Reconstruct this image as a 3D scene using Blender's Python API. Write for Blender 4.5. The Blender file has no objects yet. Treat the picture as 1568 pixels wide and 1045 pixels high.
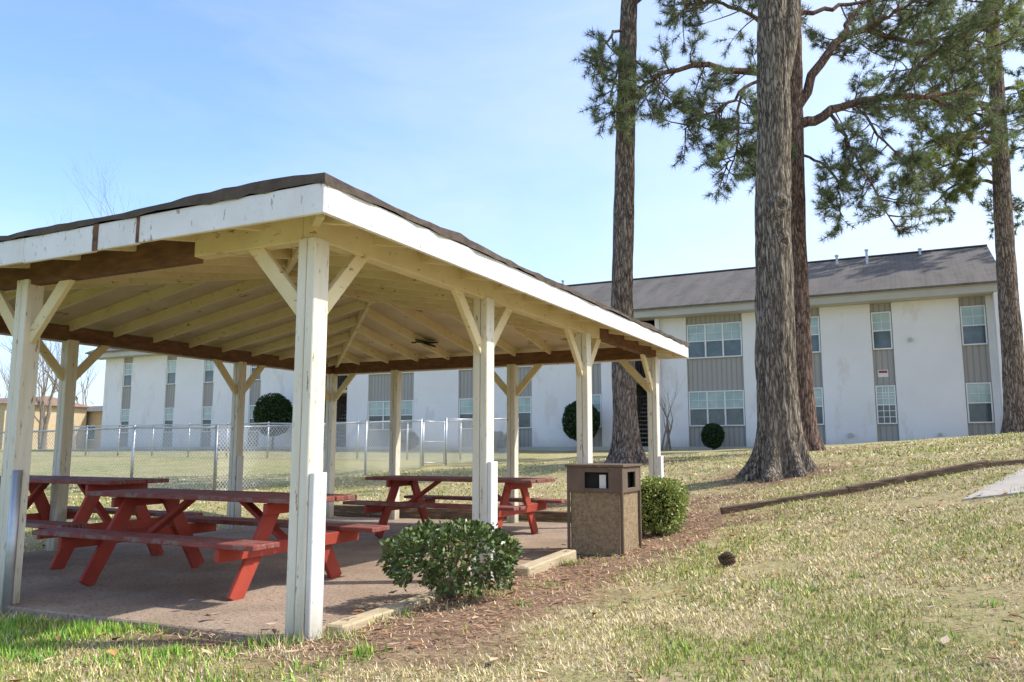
import bpy, math, random
import numpy as np
from mathutils import Vector, noise as mnoise
rng=np.random.default_rng(7); random.seed(7)
scene=bpy.context.scene
# ------------------------------------------------------------------ helpers
TH=math.radians(26.4); CT,ST=math.cos(TH),math.sin(TH)
def V(x,y,z=0):
    "street-plan coordinates (x right, y ahead of the photographer) -> site coordinates (aligned with the buildings)"
    return (CT*x-ST*y, ST*x+CT*y, z)
def empty(name,loc=(0,0,0)):
    e=bpy.data.objects.new(name,None); scene.collection.objects.link(e); e.location=loc; e.empty_display_size=.2; return e
def setparent(o,p):
    if p is not None:
        o.parent=p; o.matrix_parent_inverse=p.matrix_basis.inverted()
class P:
    def __init__(s): s.v=[]; s.f=[]
    def add(s,vs,fs):
        n=len(s.v); s.v+= [tuple(a) for a in vs]; s.f+=[tuple(i+n for i in f) for f in fs]
    def box(s,x0,x1,y0,y1,z0,z1):
        s.add([(x0,y0,z0),(x1,y0,z0),(x1,y1,z0),(x0,y1,z0),(x0,y0,z1),(x1,y0,z1),(x1,y1,z1),(x0,y1,z1)],
              [(0,3,2,1),(4,5,6,7),(0,1,5,4),(1,2,6,5),(2,3,7,6),(3,0,4,7)])
        return s
    def beam(s,p,q,w,h):
        p=Vector(p);q=Vector(q);d=(q-p).normalized()
        z=Vector((0,0,1))
        if abs(d.z)>.98: z=Vector((0,1,0))
        a=d.cross(z).normalized(); b=a.cross(d)
        vs=[]
        for c in (p,q):
            for i,j in((-1,-1),(1,-1),(1,1),(-1,1)): vs.append(c+a*(w/2*i)+b*(h/2*j))
        s.add(vs,[(3,2,1,0),(4,5,6,7),(0,1,5,4),(1,2,6,5),(2,3,7,6),(3,0,4,7)]); return s
    def tube(s,pts,rad,n=6,cap=True):
        pts=[Vector(p) for p in pts]; rings=[]; vs=[];fs=[]
        ref=None
        for i,p in enumerate(pts):
            d=(pts[min(i+1,len(pts)-1)]-pts[max(i-1,0)])
            if d.length<1e-6: d=Vector((0,0,1))
            d.normalize()
            if ref is None: ref=Vector((1,0,0)) if abs(d.x)<.8 else Vector((0,1,0))
            a=(ref-d*ref.dot(d)).normalized(); ref=a; b=d.cross(a)
            r=rad[i] if hasattr(rad,'__len__') else rad
            for k in range(n):
                t=2*math.pi*k/n; vs.append(p+a*(r*math.cos(t))+b*(r*math.sin(t)))
        for i in range(len(pts)-1):
            for k in range(n):
                k2=(k+1)%n; fs.append((i*n+k,i*n+k2,(i+1)*n+k2,(i+1)*n+k))
        if cap:
            fs.append(tuple(range(n-1,-1,-1))); m=(len(pts)-1)*n; fs.append(tuple(m+k for k in range(n)))
        s.add(vs,fs); return s
    def build(s,name,mat,parent=None,bevel=0,smooth=False):
        me=bpy.data.meshes.new(name); me.from_pydata(s.v,[],s.f); me.update()
        o=bpy.data.objects.new(name,me); scene.collection.objects.link(o)
        me.materials.append(mat)
        if smooth: me.polygons.foreach_set('use_smooth',[True]*len(me.polygons))
        if bevel:
            m=o.modifiers.new('bevel','BEVEL'); m.width=bevel; m.segments=1; m.limit_method='ANGLE'
        setparent(o,parent); return o
def arrmesh(name,verts,faces,mat,parent=None,cols=None,smooth=False):
    verts=np.asarray(verts,dtype=np.float32).reshape(-1,3); faces=np.asarray(faces,dtype=np.int32); k=faces.shape[1]
    me=bpy.data.meshes.new(name); me.vertices.add(len(verts)); me.vertices.foreach_set('co',verts.ravel())
    me.loops.add(faces.size); me.loops.foreach_set('vertex_index',faces.ravel())
    me.polygons.add(len(faces)); me.polygons.foreach_set('loop_start',np.arange(0,faces.size,k,dtype=np.int32))
    try: me.polygons.foreach_set('loop_total',np.full(len(faces),k,dtype=np.int32))
    except Exception: pass
    if smooth: me.polygons.foreach_set('use_smooth',np.ones(len(faces),dtype=bool))
    me.update(calc_edges=True)
    if cols is not None:
        ca=me.color_attributes.new('Col','FLOAT_COLOR','POINT')
        c=np.ones((len(verts),4),dtype=np.float32); c[:,:3]=cols; ca.data.foreach_set('color',c.ravel())
    me.materials.append(mat)
    o=bpy.data.objects.new(name,me); scene.collection.objects.link(o); setparent(o,parent); return o
# ------------------------------------------------------------------ materials
def newmat(name):
    m=bpy.data.materials.new(name); m.use_nodes=True; nt=m.node_tree; nt.nodes.clear()
    out=nt.nodes.new('ShaderNodeOutputMaterial'); b=nt.nodes.new('ShaderNodeBsdfPrincipled'); nt.links.new(b.outputs[0],out.inputs[0])
    return m,nt,b,out
def N(nt,t,**kw):
    n=nt.nodes.new(t)
    for k,v in kw.items(): setattr(n,k,v)
    return n
def noi(nt,vec,scale,detail=4,rough=.6,dist=0):
    n=N(nt,'ShaderNodeTexNoise'); n.inputs['Scale'].default_value=scale; n.inputs['Detail'].default_value=detail; n.inputs['Roughness'].default_value=rough; n.inputs['Distortion'].default_value=dist
    nt.links.new(vec,n.inputs['Vector']); return n.outputs['Fac']
def ramp(nt,fac,stops):
    r=N(nt,'ShaderNodeValToRGB'); el=r.color_ramp.elements
    while len(el)<len(stops): el.new(.5)
    for e,(p,c) in zip(el,stops):
        e.position=p; e.color=(*c,1) if len(c)==3 else c
    nt.links.new(fac,r.inputs[0]); return r.outputs[0]
def mix(nt,fac,a,b,mode='MIX'):
    m=N(nt,'ShaderNodeMix',data_type='RGBA',blend_type=mode)
    if isinstance(fac,(int,float)): m.inputs[0].default_value=fac
    else: nt.links.new(fac,m.inputs[0])
    for i,c in((6,a),(7,b)):
        if isinstance(c,tuple): m.inputs[i].default_value=(*c,1)
        else: nt.links.new(c,m.inputs[i])
    return m.outputs[2]
def coords(nt,stretch=(1,1,1)):
    tc=N(nt,'ShaderNodeTexCoord'); mp=N(nt,'ShaderNodeMapping'); mp.inputs['Scale'].default_value=stretch
    nt.links.new(tc.outputs['Object'],mp.inputs[0]); return mp.outputs[0]
def bump(nt,b,h,strength,dist=.02):
    n=N(nt,'ShaderNodeBump'); n.inputs['Strength'].default_value=strength; n.inputs['Distance'].default_value=dist
    nt.links.new(h,n.inputs['Height']); nt.links.new(n.outputs[0],b.inputs['Normal'])
def mat(name,c1,c2,scale=3,rough=.8,stretch=(1,1,1),dirt=None,dirt_t=.62,dscale=12,bmp=.3,bscale=40,bdist=.01,spec=.3,metal=0,dstretch=None,low=None):
    m,nt,b,out=newmat(name); v=coords(nt,stretch)
    col=ramp(nt,noi(nt,v,scale,5),[(.3,c1),(.7,c2)])
    if dirt:
        v2=coords(nt,dstretch or stretch)
        f=ramp(nt,noi(nt,v2,dscale,6,.7),[(dirt_t,(0,0,0)),(dirt_t+.06,(1,1,1))])
        col=mix(nt,f,col,dirt)
    if low:  # grime band near the foot (lowc, z0, z1)
        lc,z0,z1=low; tc=N(nt,'ShaderNodeTexCoord'); sp=N(nt,'ShaderNodeSeparateXYZ'); nt.links.new(tc.outputs['Object'],sp.inputs[0])
        ad=N(nt,'ShaderNodeMath',operation='MULTIPLY_ADD'); nt.links.new(noi(nt,coords(nt,(9,9,1.5)),2,4),ad.inputs[0]); ad.inputs[1].default_value=-.9*(z1-z0); nt.links.new(sp.outputs[2],ad.inputs[2])
        mr=N(nt,'ShaderNodeMapRange'); mr.inputs['From Min'].default_value=z0-.45*(z1-z0); mr.inputs['From Max'].default_value=z1-.45*(z1-z0); mr.inputs['To Min'].default_value=.75; mr.inputs['To Max'].default_value=0
        nt.links.new(ad.outputs[0],mr.inputs[0]); col=mix(nt,mr.outputs[0],col,lc)
    nt.links.new(col,b.inputs['Base Color']); b.inputs['Roughness'].default_value=rough
    b.inputs['Specular IOR Level'].default_value=spec; b.inputs['Metallic'].default_value=metal
    if bmp: bump(nt,b,noi(nt,v,bscale,5),bmp,bdist)
    return m
def attrmat(name,rough=.7,trans=.25,spec=.2,patch=None):
    m,nt,b,out=newmat(name); a=N(nt,'ShaderNodeAttribute',attribute_name='Col')
    col=a.outputs['Color']
    nt.links.new(col,b.inputs['Base Color']); b.inputs['Roughness'].default_value=rough; b.inputs['Specular IOR Level'].default_value=spec
    if trans:
        t=N(nt,'ShaderNodeBsdfTranslucent'); nt.links.new(col,t.inputs[0]); mx=N(nt,'ShaderNodeMixShader'); mx.inputs[0].default_value=trans
        nt.links.new(b.outputs[0],mx.inputs[1]); nt.links.new(t.outputs[0],mx.inputs[2]); nt.links.new(mx.outputs[0],out.inputs[0])
    return m
M_white=mat('white_paint',(.72,.71,.66),(.82,.81,.77),4,.6,dirt=(.33,.27,.19),dirt_t=.64,dscale=9,dstretch=(3,3,.7),bmp=.25,low=((.3,.25,.16),-.1,.35))
M_fascia=mat('fascia_paint',(.74,.72,.69),(.86,.85,.83),3,.6,dirt=(.36,.31,.26),dirt_t=.60,dscale=9,dstretch=(3,3,1.2),bmp=.35)
M_cream=mat('cream_paint',(.70,.58,.33),(.80,.70,.45),3,.6,dirt=(.30,.2,.1),dirt_t=.61,dscale=8,dstretch=(1,1,3),bmp=.25)
M_post=mat('post_paint',(.70,.65,.51),(.82,.78,.66),3,.6,stretch=(5,5,.6),dirt=(.3,.22,.12),dirt_t=.60,dscale=6,dstretch=(5,5,1),bmp=.3,low=((.26,.21,.12),-.15,.3))
M_ceil=mat('ceiling_paint',(.60,.50,.34),(.75,.65,.46),1.5,.75,dirt=(.27,.18,.10),dirt_t=.61,dscale=3.5,bmp=.2,bscale=14)
M_brown=mat('bare_timber',(.11,.055,.03),(.23,.12,.065),2,.8,stretch=(3,3,10),dirt=(.5,.4,.25),dirt_t=.68,dscale=6,bmp=.3)
M_red=mat('red_paint',(.30,.042,.028),(.43,.07,.042),4,.6,dirt=(.20,.09,.06),dirt_t=.58,dscale=10,bmp=.25,spec=.3)
M_redtop=mat('red_paint_faded',(.20,.045,.037),(.31,.10,.08),5,.7,stretch=(1,6,1),dirt=(.25,.165,.135),dirt_t=.51,dscale=6,bmp=.25,spec=.25)
M_shing=mat('pavilion_shingles',(.07,.055,.045),(.14,.11,.09),9,.95,bmp=.6,bscale=60)
M_timber=mat('landscape_timber',(.42,.33,.2),(.62,.52,.35),4,.9,stretch=(3,1,8),dirt=(.2,.13,.07),dirt_t=.58,dscale=4,bmp=.5)
M_darktimber=mat('old_timber',(.09,.06,.04),(.25,.17,.11),4,.95,stretch=(1,3,8),dirt=(.38,.28,.18),dirt_t=.58,dscale=4,bmp=.6)
M_slab=mat('slab_aggregate',(.29,.215,.155),(.47,.365,.275),1.2,.95,dirt=(.17,.115,.075),dirt_t=.54,dscale=45,bmp=.7,bscale=90,spec=.1)
M_path=mat('concrete_path',(.42,.37,.31),(.54,.49,.42),2,.9,dirt=(.28,.22,.16),dirt_t=.58,dscale=10,bmp=.4)
M_bwall=mat('painted_brick_wall',(.75,.735,.71),(.82,.81,.79),.5,.85,dirt=(.72,.69,.65),dirt_t=.56,dscale=1.2,dstretch=(1,1,.4),bmp=.2,bscale=12,low=((.45,.40,.33),.9,1.5))
M_frame=mat('window_frame_paint',(.74,.74,.72),(.8,.8,.78),2,.5,bmp=0)
M_eave=mat('eave_trim',(.44,.43,.38),(.52,.51,.46),1,.7,bmp=.1)
M_galv=mat('galvanised_steel',(.42,.44,.45),(.56,.58,.6),8,.45,metal=.7,bmp=.1)
M_dark=mat('dark_void',(.02,.02,.02),(.035,.03,.03),2,.9,bmp=0)
M_stem=mat('shrub_stems',(.14,.10,.07),(.22,.16,.11),10,.9)
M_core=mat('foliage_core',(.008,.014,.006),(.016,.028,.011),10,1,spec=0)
M_bare=mat('bare_bark',(.20,.16,.13),(.32,.27,.22),6,.9)
def siding():
    m,nt,b,out=newmat('grey_siding'); v=coords(nt)
    w=N(nt,'ShaderNodeTexWave',bands_direction='X'); w.inputs['Scale'].default_value=1.6; nt.links.new(v,w.inputs[0])
    c=ramp(nt,w.outputs['Fac'],[(.04,(.20,.19,.17)),(.14,(.36,.345,.31)),(.9,(.40,.385,.345))])
    c=mix(nt,noi(nt,v,1.2),c,(.33,.31,.275)); nt.links.new(c,b.inputs['Base Color']); b.inputs['Roughness'].default_value=.8
    bump(nt,b,w.outputs['Fac'],.4); return m
M_siding=siding()
def glassmat(name,c1,c2):
    m,nt,b,out=newmat(name); v=coords(nt)
    c=ramp(nt,noi(nt,v,1.3,3),[(.35,c1),(.65,c2)]); nt.links.new(c,b.inputs['Base Color']); b.inputs['Roughness'].default_value=.08; b.inputs['Specular IOR Level'].default_value=.6; return m
M_gl_lo=glassmat('window_glass_screened',(.04,.06,.068),(.11,.145,.145))
M_gl_hi=glassmat('window_glass_blinds',(.26,.37,.34),(.42,.52,.48))
def roofmat():
    m,nt,b,out=newmat('roof_shingles'); v=coords(nt)
    br=N(nt,'ShaderNodeTexBrick'); br.inputs['Scale'].default_value=1; br.inputs['Color1'].default_value=(.10,.09,.078,1); br.inputs['Color2'].default_value=(.145,.13,.112,1); br.inputs['Mortar'].default_value=(.05,.045,.04,1)
    br.inputs['Mortar Size'].default_value=.012; br.inputs['Brick Width'].default_value=.33; br.inputs['Row Height'].default_value=.14
    nt.links.new(v,br.inputs[0]); c=mix(nt,ramp(nt,noi(nt,coords(nt,(1.2,.2,.2)),1.4,5,.7),[(.35,(0,0,0)),(.65,(.8,.8,.8))]),br.outputs[0],(.175,.155,.135)); nt.links.new(c,b.inputs['Base Color']); b.inputs['Roughness'].default_value=.95; return m
M_roof=roofmat()
def barkmat(name,c_dark,c_mid,c_light,sx=1):
    m,nt,b,out=newmat(name); v=coords(nt,(11*sx,11*sx,1.7))
    vo=N(nt,'ShaderNodeTexVoronoi',feature='DISTANCE_TO_EDGE'); vo.inputs['Scale'].default_value=1.7
    n1=N(nt,'ShaderNodeTexNoise'); n1.inputs['Scale'].default_value=1.6; n1.inputs['Detail'].default_value=7; n1.inputs['Roughness'].default_value=.65; nt.links.new(v,n1.inputs['Vector'])
    ad=N(nt,'ShaderNodeVectorMath',operation='MULTIPLY_ADD'); nt.links.new(n1.outputs['Color'],ad.inputs[0]); ad.inputs[1].default_value=(1.5,1.5,1.5); nt.links.new(v,ad.inputs[2]); nt.links.new(ad.outputs[0],vo.inputs['Vector'])
    c=ramp(nt,vo.outputs['Distance'],[(.0,c_dark),(.06,c_dark),(.15,c_mid),(.45,c_light)])
    c=mix(nt,ramp(nt,noi(nt,coords(nt,(1,1,.4)),2.2,6,.7),[(.35,(.0,.0,.0)),(.75,(.5,.5,.5))]),c,c_mid)
    c=mix(nt,.5,c,ramp(nt,noi(nt,coords(nt,(30,30,6)),1.2,5,.8),[(.3,(.35,.35,.35)),(.7,(1.5,1.5,1.5))]),'MULTIPLY')
    nt.links.new(c,b.inputs['Base Color']); b.inputs['Roughness'].default_value=.95; b.inputs['Specular IOR Level'].default_value=.1
    bump(nt,b,vo.outputs['Distance'],.9,.05); return m
M_bark=barkmat('oak_bark',(.055,.046,.035),(.29,.24,.185),(.55,.475,.38))
M_pbark=barkmat('pine_bark',(.058,.044,.034),(.27,.21,.165),(.46,.375,.305),.8)
M_pbark2=barkmat('pine_bark_red',(.05,.034,.027),(.24,.16,.12),(.39,.27,.21),.8)
M_leafA=attrmat('leaf_surface',.4,0,.5); M_leafB=attrmat('matte_leaf_surface',.8,0,.1); M_needle=attrmat('needle_surface',.5,.3,.3); M_grassb=attrmat('grass_surface',.7,0,.15); M_litter=attrmat('litter_surface',.85,0,.1)
# ------------------------------------------------------------------ terrain
CP=np.array([(-3.3,3.84,.0),(-3.0,7.9,-.01),(-2.34,11.1,.22),(-2.1,14.6,.65),(-6,18.2,.75),(-2.4,21.15,1.0),(-7,32.5,1.02),(2.3,32.5,1.26),(1,12.3,.82),
(-6.1,3.4,-.12),(-9.6,11.6,-.12),(-9.6,3.4,-.17),(-6.3,12,.0),(-3.0,11.8,.15),(-13,12.3,.15),(-12.5,17.5,.42),(-11.8,24,.7),(.35,3.75,.1),(0,0,-.15),(-3,1,-.12),
(3,6,.5),(4,10,.95),(8,14,1.35),(3,29.4,1.5),(-14,3,-.25),(-20,10,0),(-30,30,.95),(-44,32,.95),(-20,32.5,1.0),(20,32,2.0),(-50,0,-.2),(15,0,1.0),(-2.9,9.7,.03),(-6,7,-.16)])
def _k(r2): return np.where(r2>1e-9,.5*r2*np.log(np.maximum(r2,1e-9)),0)
_A=CP[:,:2]; _r2=((_A[:,None]-_A[None])**2).sum(-1); n=len(CP)
_K=np.zeros((n+3,n+3)); _K[:n,:n]=_k(_r2)+np.eye(n)*.3; _Q=np.c_[np.ones(n),_A]; _K[:n,n:]=_Q; _K[n:,:n]=_Q.T
_w=np.linalg.solve(_K,np.r_[CP[:,2],0,0,0])
def slab_z(x): return -.06+(x+6.3)*.016
def Gv(X,Y):
    X=np.asarray(X,float).ravel(); Y=np.asarray(Y,float).ravel()
    xc=np.clip(X,-50,18); yc=np.clip(Y,-3,33); out=np.zeros(len(X))
    for i in range(0,len(X),40000):
        a=np.c_[xc[i:i+40000],yc[i:i+40000]]; r2=((a[:,None]-_A[None])**2).sum(-1)
        out[i:i+40000]=_k(r2)@_w[:n]+_w[n]+a@_w[n+1:]
    out=out+.018*np.sin(X*1.9+.7*np.sin(Y*1.3))*np.sin(Y*1.6+1)+.01*np.sin(X*4.1+2*np.sin(Y*.9))*np.sin(Y*3.7)
    ins=(X>-9.35)&(X<-3.3)&(Y>3.75)&(Y<11.5)
    out=np.where(ins,np.minimum(out,slab_z(X)-.06),out)
    nf=(X>-9.35)&(X<-3.3)&(Y>3.3)&(Y<=3.75); out=np.where(nf,np.minimum(out,slab_z(X)-.02),out)
    return out
def G(x,y): return float(Gv([x],[y])[0])
def vnoise(X,Y,s,seed=0):
    return np.array([mnoise.noise(Vector((x*s+seed,y*s,seed*1.7))) for x,y in zip(X,Y)])
def strawv(X,Y):
    f=np.zeros(len(X))
    d=np.maximum(np.abs(X+2.85)-.35,0)**2+(np.maximum(np.abs(Y-7.6)-3.6,0)**2)*.6; f=np.maximum(f,.85*np.exp(-d/.28))
    for (cx,cy,r,a) in((-2.1,14.6,1.3,.8),(-6,18.2,1.5,.7),(-2.4,21,2.0,.6),(-2.9,12.4,1.0,.6),(-3.9,3.55,.55,.8),(3.5,29,2.5,.7),(-2.0,10.4,.8,.6),(-.5,11.7,.7,.5),(-6,12.6,1.0,.5)):
        f=np.maximum(f,a*np.exp(-((X-cx)**2+(Y-cy)**2)/(r*r)))
    return f
xs=np.r_[[-700,-400,-220,-130,-90,-70,-58],np.arange(-50,-14,1.5),np.arange(-14,6,.2),np.arange(6,20,1),[24,32,50,80,140,260,450,700]]
ys=np.r_[[-300,-120,-50,-20,-10,-6],np.arange(-4,18,.2),np.arange(18,40,.6),[44,50,60,80,120,200,350,600,900]]
GX,GY=np.meshgrid(xs,ys); X=GX.ravel();Y=GY.ravel(); Z=Gv(X,Y)
nx,ny=len(xs),len(ys); I=np.arange(nx*ny).reshape(ny,nx)
F=np.stack([I[:-1,:-1],I[:-1,1:],I[1:,1:],I[1:,:-1]],-1).reshape(-1,4)
sf=strawv(X,Y); gf=np.clip((-X-11)/3,0,1)*.22+np.clip((-X-3.5)/2,0,1)*np.clip((5-Y)/2,0,1)*.6; colg=np.stack([sf,gf,sf*0],1)
def groundmat():
    m,nt,b,out=newmat('lawn_ground'); v=coords(nt)
    a=N(nt,'ShaderNodeAttribute',attribute_name='Col'); sep=N(nt,'ShaderNodeSeparateColor'); nt.links.new(a.outputs['Color'],sep.inputs[0])
    big=noi(nt,v,.35,5,.65); mid=noi(nt,v,2.2,6,.7); fine=noi(nt,v,26,6,.8)
    dry=ramp(nt,fine,[(.28,(.22,.16,.08)),(.5,(.50,.41,.215)),(.72,(.70,.60,.38))])
    grn=ramp(nt,fine,[(.3,(.12,.15,.035)),(.7,(.33,.38,.10))])
    f=ramp(nt,mid,[(.42,(0,0,0)),(.62,(1,1,1))]); f2=ramp(nt,big,[(.35,(.1,.1,.1)),(.65,(.9,.9,.9))])
    mm=mix(nt,1.0,f,f2,'MULTIPLY')
    ag=N(nt,'ShaderNodeMath',operation='ADD',use_clamp=True); nt.links.new(mm,ag.inputs[0]); nt.links.new(sep.outputs[1],ag.inputs[1])
    c=mix(nt,ag.outputs[0],dry,grn)
    st=ramp(nt,noi(nt,v,34,6,.85),[(.3,(.11,.07,.045)),(.5,(.32,.20,.13)),(.72,(.58,.43,.31))])
    md=N(nt,'ShaderNodeMath',operation='MULTIPLY_ADD'); nt.links.new(mid,md.inputs[0]); md.inputs[1].default_value=1.5; md.inputs[2].default_value=-.74
    ad=N(nt,'ShaderNodeMath',operation='ADD'); nt.links.new(sep.outputs[0],ad.inputs[0]); nt.links.new(md.outputs[0],ad.inputs[1])
    sfac=ramp(nt,ad.outputs[0],[(.2,(0,0,0)),(.65,(1,1,1))])
    c=mix(nt,sfac,c,st); nt.links.new(c,b.inputs['Base Color']); b.inputs['Roughness'].default_value=.95; b.inputs['Specular IOR Level'].default_value=.1
    bump(nt,b,fine,.8,.04); return m
ground=arrmesh('lawn_ground',np.c_[X,Y,Z],F,groundmat(),cols=colg,smooth=True)
# grass blades
def sample_view(d0,d1,n,rmax=.74):
    D=np.sqrt(rng.uniform(d0*d0,d1*d1,n)); r=rng.uniform(-rmax,rmax,n); x=r*D; return CT*x-ST*D, ST*x+CT*D
def in_slab(X,Y): return (X>-9.4)&(X<-3.3)&(Y>3.72)&(Y<11.6)
bv=[];bc=[]
def blades(X,Y,Z,green,h,w,cgb,cdb,lean):
    m=len(X); az=rng.uniform(0,2*np.pi,m); hh=h*rng.uniform(.5,1.5,m)
    dx,dy=np.cos(az),np.sin(az); w2=w*rng.uniform(.6,1.4,m); tz=hh/np.sqrt(1+lean**2); tl=tz*lean
    base=np.c_[X,Y,Z-.004]; a=base+np.c_[-dy*w2,dx*w2,0*X]; b=base+np.c_[dy*w2,-dx*w2,0*X]; t=base+np.c_[dx*tl,dy*tl,tz+.006]
    bv.append(np.stack([a,b,t],1).reshape(-1,3))
    cg=np.array(cgb)*rng.uniform(.55,1.5,(m,1)); cg[:,0]*=rng.uniform(.7,1.4,m)
    cd=np.array(cdb)*rng.uniform(.5,1.3,(m,1)); cd[:,2]*=rng.uniform(.7,1.3,m)
    bc.append(np.repeat(np.where(green[:,None],cg,cd),3,0))
for d0,d1,n_,h,w in((2.3,5,90000,.030,.0035),(5,8,90000,.034,.005),(8,13,80000,.036,.008),(13,22,45000,.042,.014)):
    X,Y=sample_view(d0,d1,n_); k=~in_slab(X,Y); X=X[k];Y=Y[k]
    s=strawv(X,Y); nz=vnoise(X,Y,1.5); bare=vnoise(X,Y,.9,21); fb=vnoise(X,Y,3.5,3)
    k=rng.random(len(X))>np.clip(s*1.0+nz*.3+np.maximum(bare-.08,0)*2.4+np.maximum(fb-.1,0)*1.3,0,.95); X=X[k];Y=Y[k];nz=nz[k];fb=fb[k]
    k=~((Y>9.9)&(Y<12.2)&(X>.5+(Y-9.9)*.42)); X=X[k];Y=Y[k];nz=nz[k];fb=fb[k]
    Z=Gv(X,Y); m=len(X); big=vnoise(X,Y,.5,5)
    left=np.clip((-X-3.2)/2,0,1)*np.clip((5-Y)/2,0,1)
    gprob=np.clip(.25+.8*nz+.6*big+.5*fb+.5*left,.02,.95); green=rng.random(m)<gprob
    lean=np.where(green,rng.uniform(.1,1.0,m),rng.uniform(.5,2.6,m))
    blades(X,Y,Z,green,h,w,(.31,.39,.08),(.75,.63,.36),lean)
# weeds / lush tufts
for i in range(110):
    X,Y=sample_view(2.8,9,1); cx,cy=float(X[0]),float(Y[0])
    if i<60: cx,cy=random.uniform(-6.8,-2.6),random.uniform(2.9,3.75)
    m=random.randint(30,110) if i<60 else random.randint(12,40); r=random.uniform(.03,.12)
    X=cx+rng.normal(0,r,m);Y=cy+rng.normal(0,r,m); k=~in_slab(X,Y); X=X[k];Y=Y[k]
    if len(X)==0: continue
    blades(X,Y,Gv(X,Y),rng.random(len(X))<.93,random.uniform(.035,.065),.005,(.22,.40,.06),(.6,.5,.28),rng.uniform(.1,1.2,len(X)))
for (px,py) in [(-3.3,3.75),(-3.4,3.7),(-6.1,3.72),(-3.05,3.9),(-2.95,5.5),(-2.95,7.2)]:
    m=160; X=px+rng.normal(0,.1,m);Y=py-np.abs(rng.normal(0,.06,m)); blades(X,Y,Gv(X,Y),rng.random(m)<.5,.07,.004,(.22,.36,.06),(.62,.52,.3),rng.uniform(.1,1.3,m))
bv=np.concatenate(bv);bc=np.concatenate(bc)
arrmesh('lawn_grass',bv,np.arange(len(bv)).reshape(-1,3),M_grassb,cols=bc)
# pine straw & leaves
X,Y=sample_view(2.5,19,240000); s=strawv(X,Y)+.25*(vnoise(X,Y,.9,21)>.14); k=(rng.random(len(X))<s*.55+.03)&~in_slab(X,Y); X=X[k];Y=Y[k];m=len(X);Z=Gv(X,Y)
az=rng.uniform(0,2*np.pi,m);L=rng.uniform(.04,.11,m);w=rng.uniform(.0015,.004,m)*(1+.12*np.hypot(X,Y)); dx,dy=np.cos(az)*L,np.sin(az)*L
b0=np.c_[X,Y,Z+rng.uniform(.003,.02,m)]
a=b0+np.c_[-np.sin(az)*w,np.cos(az)*w,0*X];b=b0-np.c_[-np.sin(az)*w,np.cos(az)*w,0*X];t=b0+np.c_[dx,dy,rng.uniform(-.01,.02,m)]
lv=np.stack([a,b,t],1).reshape(-1,3); lc=np.repeat(np.array([.46,.29,.18])*rng.uniform(.35,1.5,(m,1)),3,0)
arrmesh('pine_straw',lv,np.arange(len(lv)).reshape(-1,3),M_litter,cols=lc)
X,Y=sample_view(2.6,17,5200); s=strawv(X,Y); k=(rng.random(len(X))<.25+s*.6)&~((X>-9.2)&(X<-3.8)&(Y>4.3)&(Y<11.2)); X=X[k];Y=Y[k];m=len(X);Z=np.maximum(Gv(X,Y),np.where(in_slab(X,Y),slab_z(X)+.012,-9))
vs=[];fs=[];cs=[]
for i in range(m):
    a=random.uniform(0,6.28);L=random.uniform(.015,.045);w=L*random.uniform(.35,.6);t=random.uniform(-.5,.5);cu=random.uniform(.1,.5)
    c=np.array(random.choice([(.42,.25,.13),(.55,.4,.25),(.34,.2,.12),(.5,.26,.11),(.28,.17,.12),(.6,.48,.34)]))*random.uniform(.7,1.2)
    ca,sa=math.cos(a),math.sin(a); n0=len(vs)
    for (p,q,zz) in((-1,0,.3),(-.3,-1,cu),(.4,-.8,cu),(1,0,.25+t*.5),(.4,.8,cu),(-.3,1,cu),(0,0,0)):
        px,py=p*L,q*w; vs.append((X[i]+ca*px-sa*py,Y[i]+sa*px+ca*py,Z[i]+.02+zz*L*.8+t*px*.5)); cs.append(c)
    for j in range(6): fs.append((n0+j,n0+(j+1)%6,n0+6))
arrmesh('fallen_leaves',vs,fs,M_litter,cols=np.array(cs))
# ------------------------------------------------------------------ pavilion
pav=empty('picnic_pavilion',(-6.2,7.5,0))
x0,x1,y0,y1=-9.3,-3.36,3.78,11.45
slab=P(); slab.add([(x0,y0,-.4),(x1,y0,-.4),(x1,y1,-.4),(x0,y1,-.4),(x0,y0,slab_z(x0)),(x1,y0,slab_z(x1)),(x1,y1,slab_z(x1)),(x0,y1,slab_z(x0))],[(0,3,2,1),(4,5,6,7),(0,1,5,4),(1,2,6,5),(2,3,7,6),(3,0,4,7)])
slab.build('concrete_slab',M_slab,pav,.01)
XR,XL,YF,YB=-3.30,-9.15,3.84,11.24
right=[(XR,y) for y in(3.84,6.09,8.49,11.24)]; back=[(-5.57,YB),(-7.78,YB)]; left=[(XL,y) for y in(11.24,9.05,6.27,3.84)]; front=[(-6.14,YF)]
posts=P(); braces=P()
for (x,y) in right+back+left+front:
    z0=-.35
    posts.box(x-.07,x-.003,y-.068,y+.068,z0,2.40); posts.box(x+.003,x+.07,y-.07,y+.07,z0,2.40)
    dirs=[]
    if x in(XR,XL): dirs+= [(0,1)] if y!=YB else []; dirs+= [(0,-1)] if (x in(XR,XL) and y!=YF) else []
    if y in(YF,YB): dirs+= [(-1,0)] if x!=XL else []; dirs+= [(1,0)] if x!=XR else []
    if (x,y)==(-7.78,YB): dirs=[]
    for dx,dy in dirs:
        braces.beam((x+dx*.05,y+dy*.05,1.93),(x+dx*.50,y+dy*.50,2.42),.045,.10)
posts.build('posts',M_post,pav,.006); braces.build('knee_braces',M_cream,pav,.004)
dbl=P()
dbl.box(XR+.072,XR+.112,3.84-.06,3.84+.06,-.3,.95).box(XR+.072,XR+.112,6.09-.06,6.09+.06,-.3,.98).box(XR+.072,XR+.112,11.18,11.3,-.3,.98)
dbl.box(XL+.072,XL+.112,9.0,9.1,-.3,.98)
dbl.build('post_doublers',M_white,pav,.005)
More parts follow.
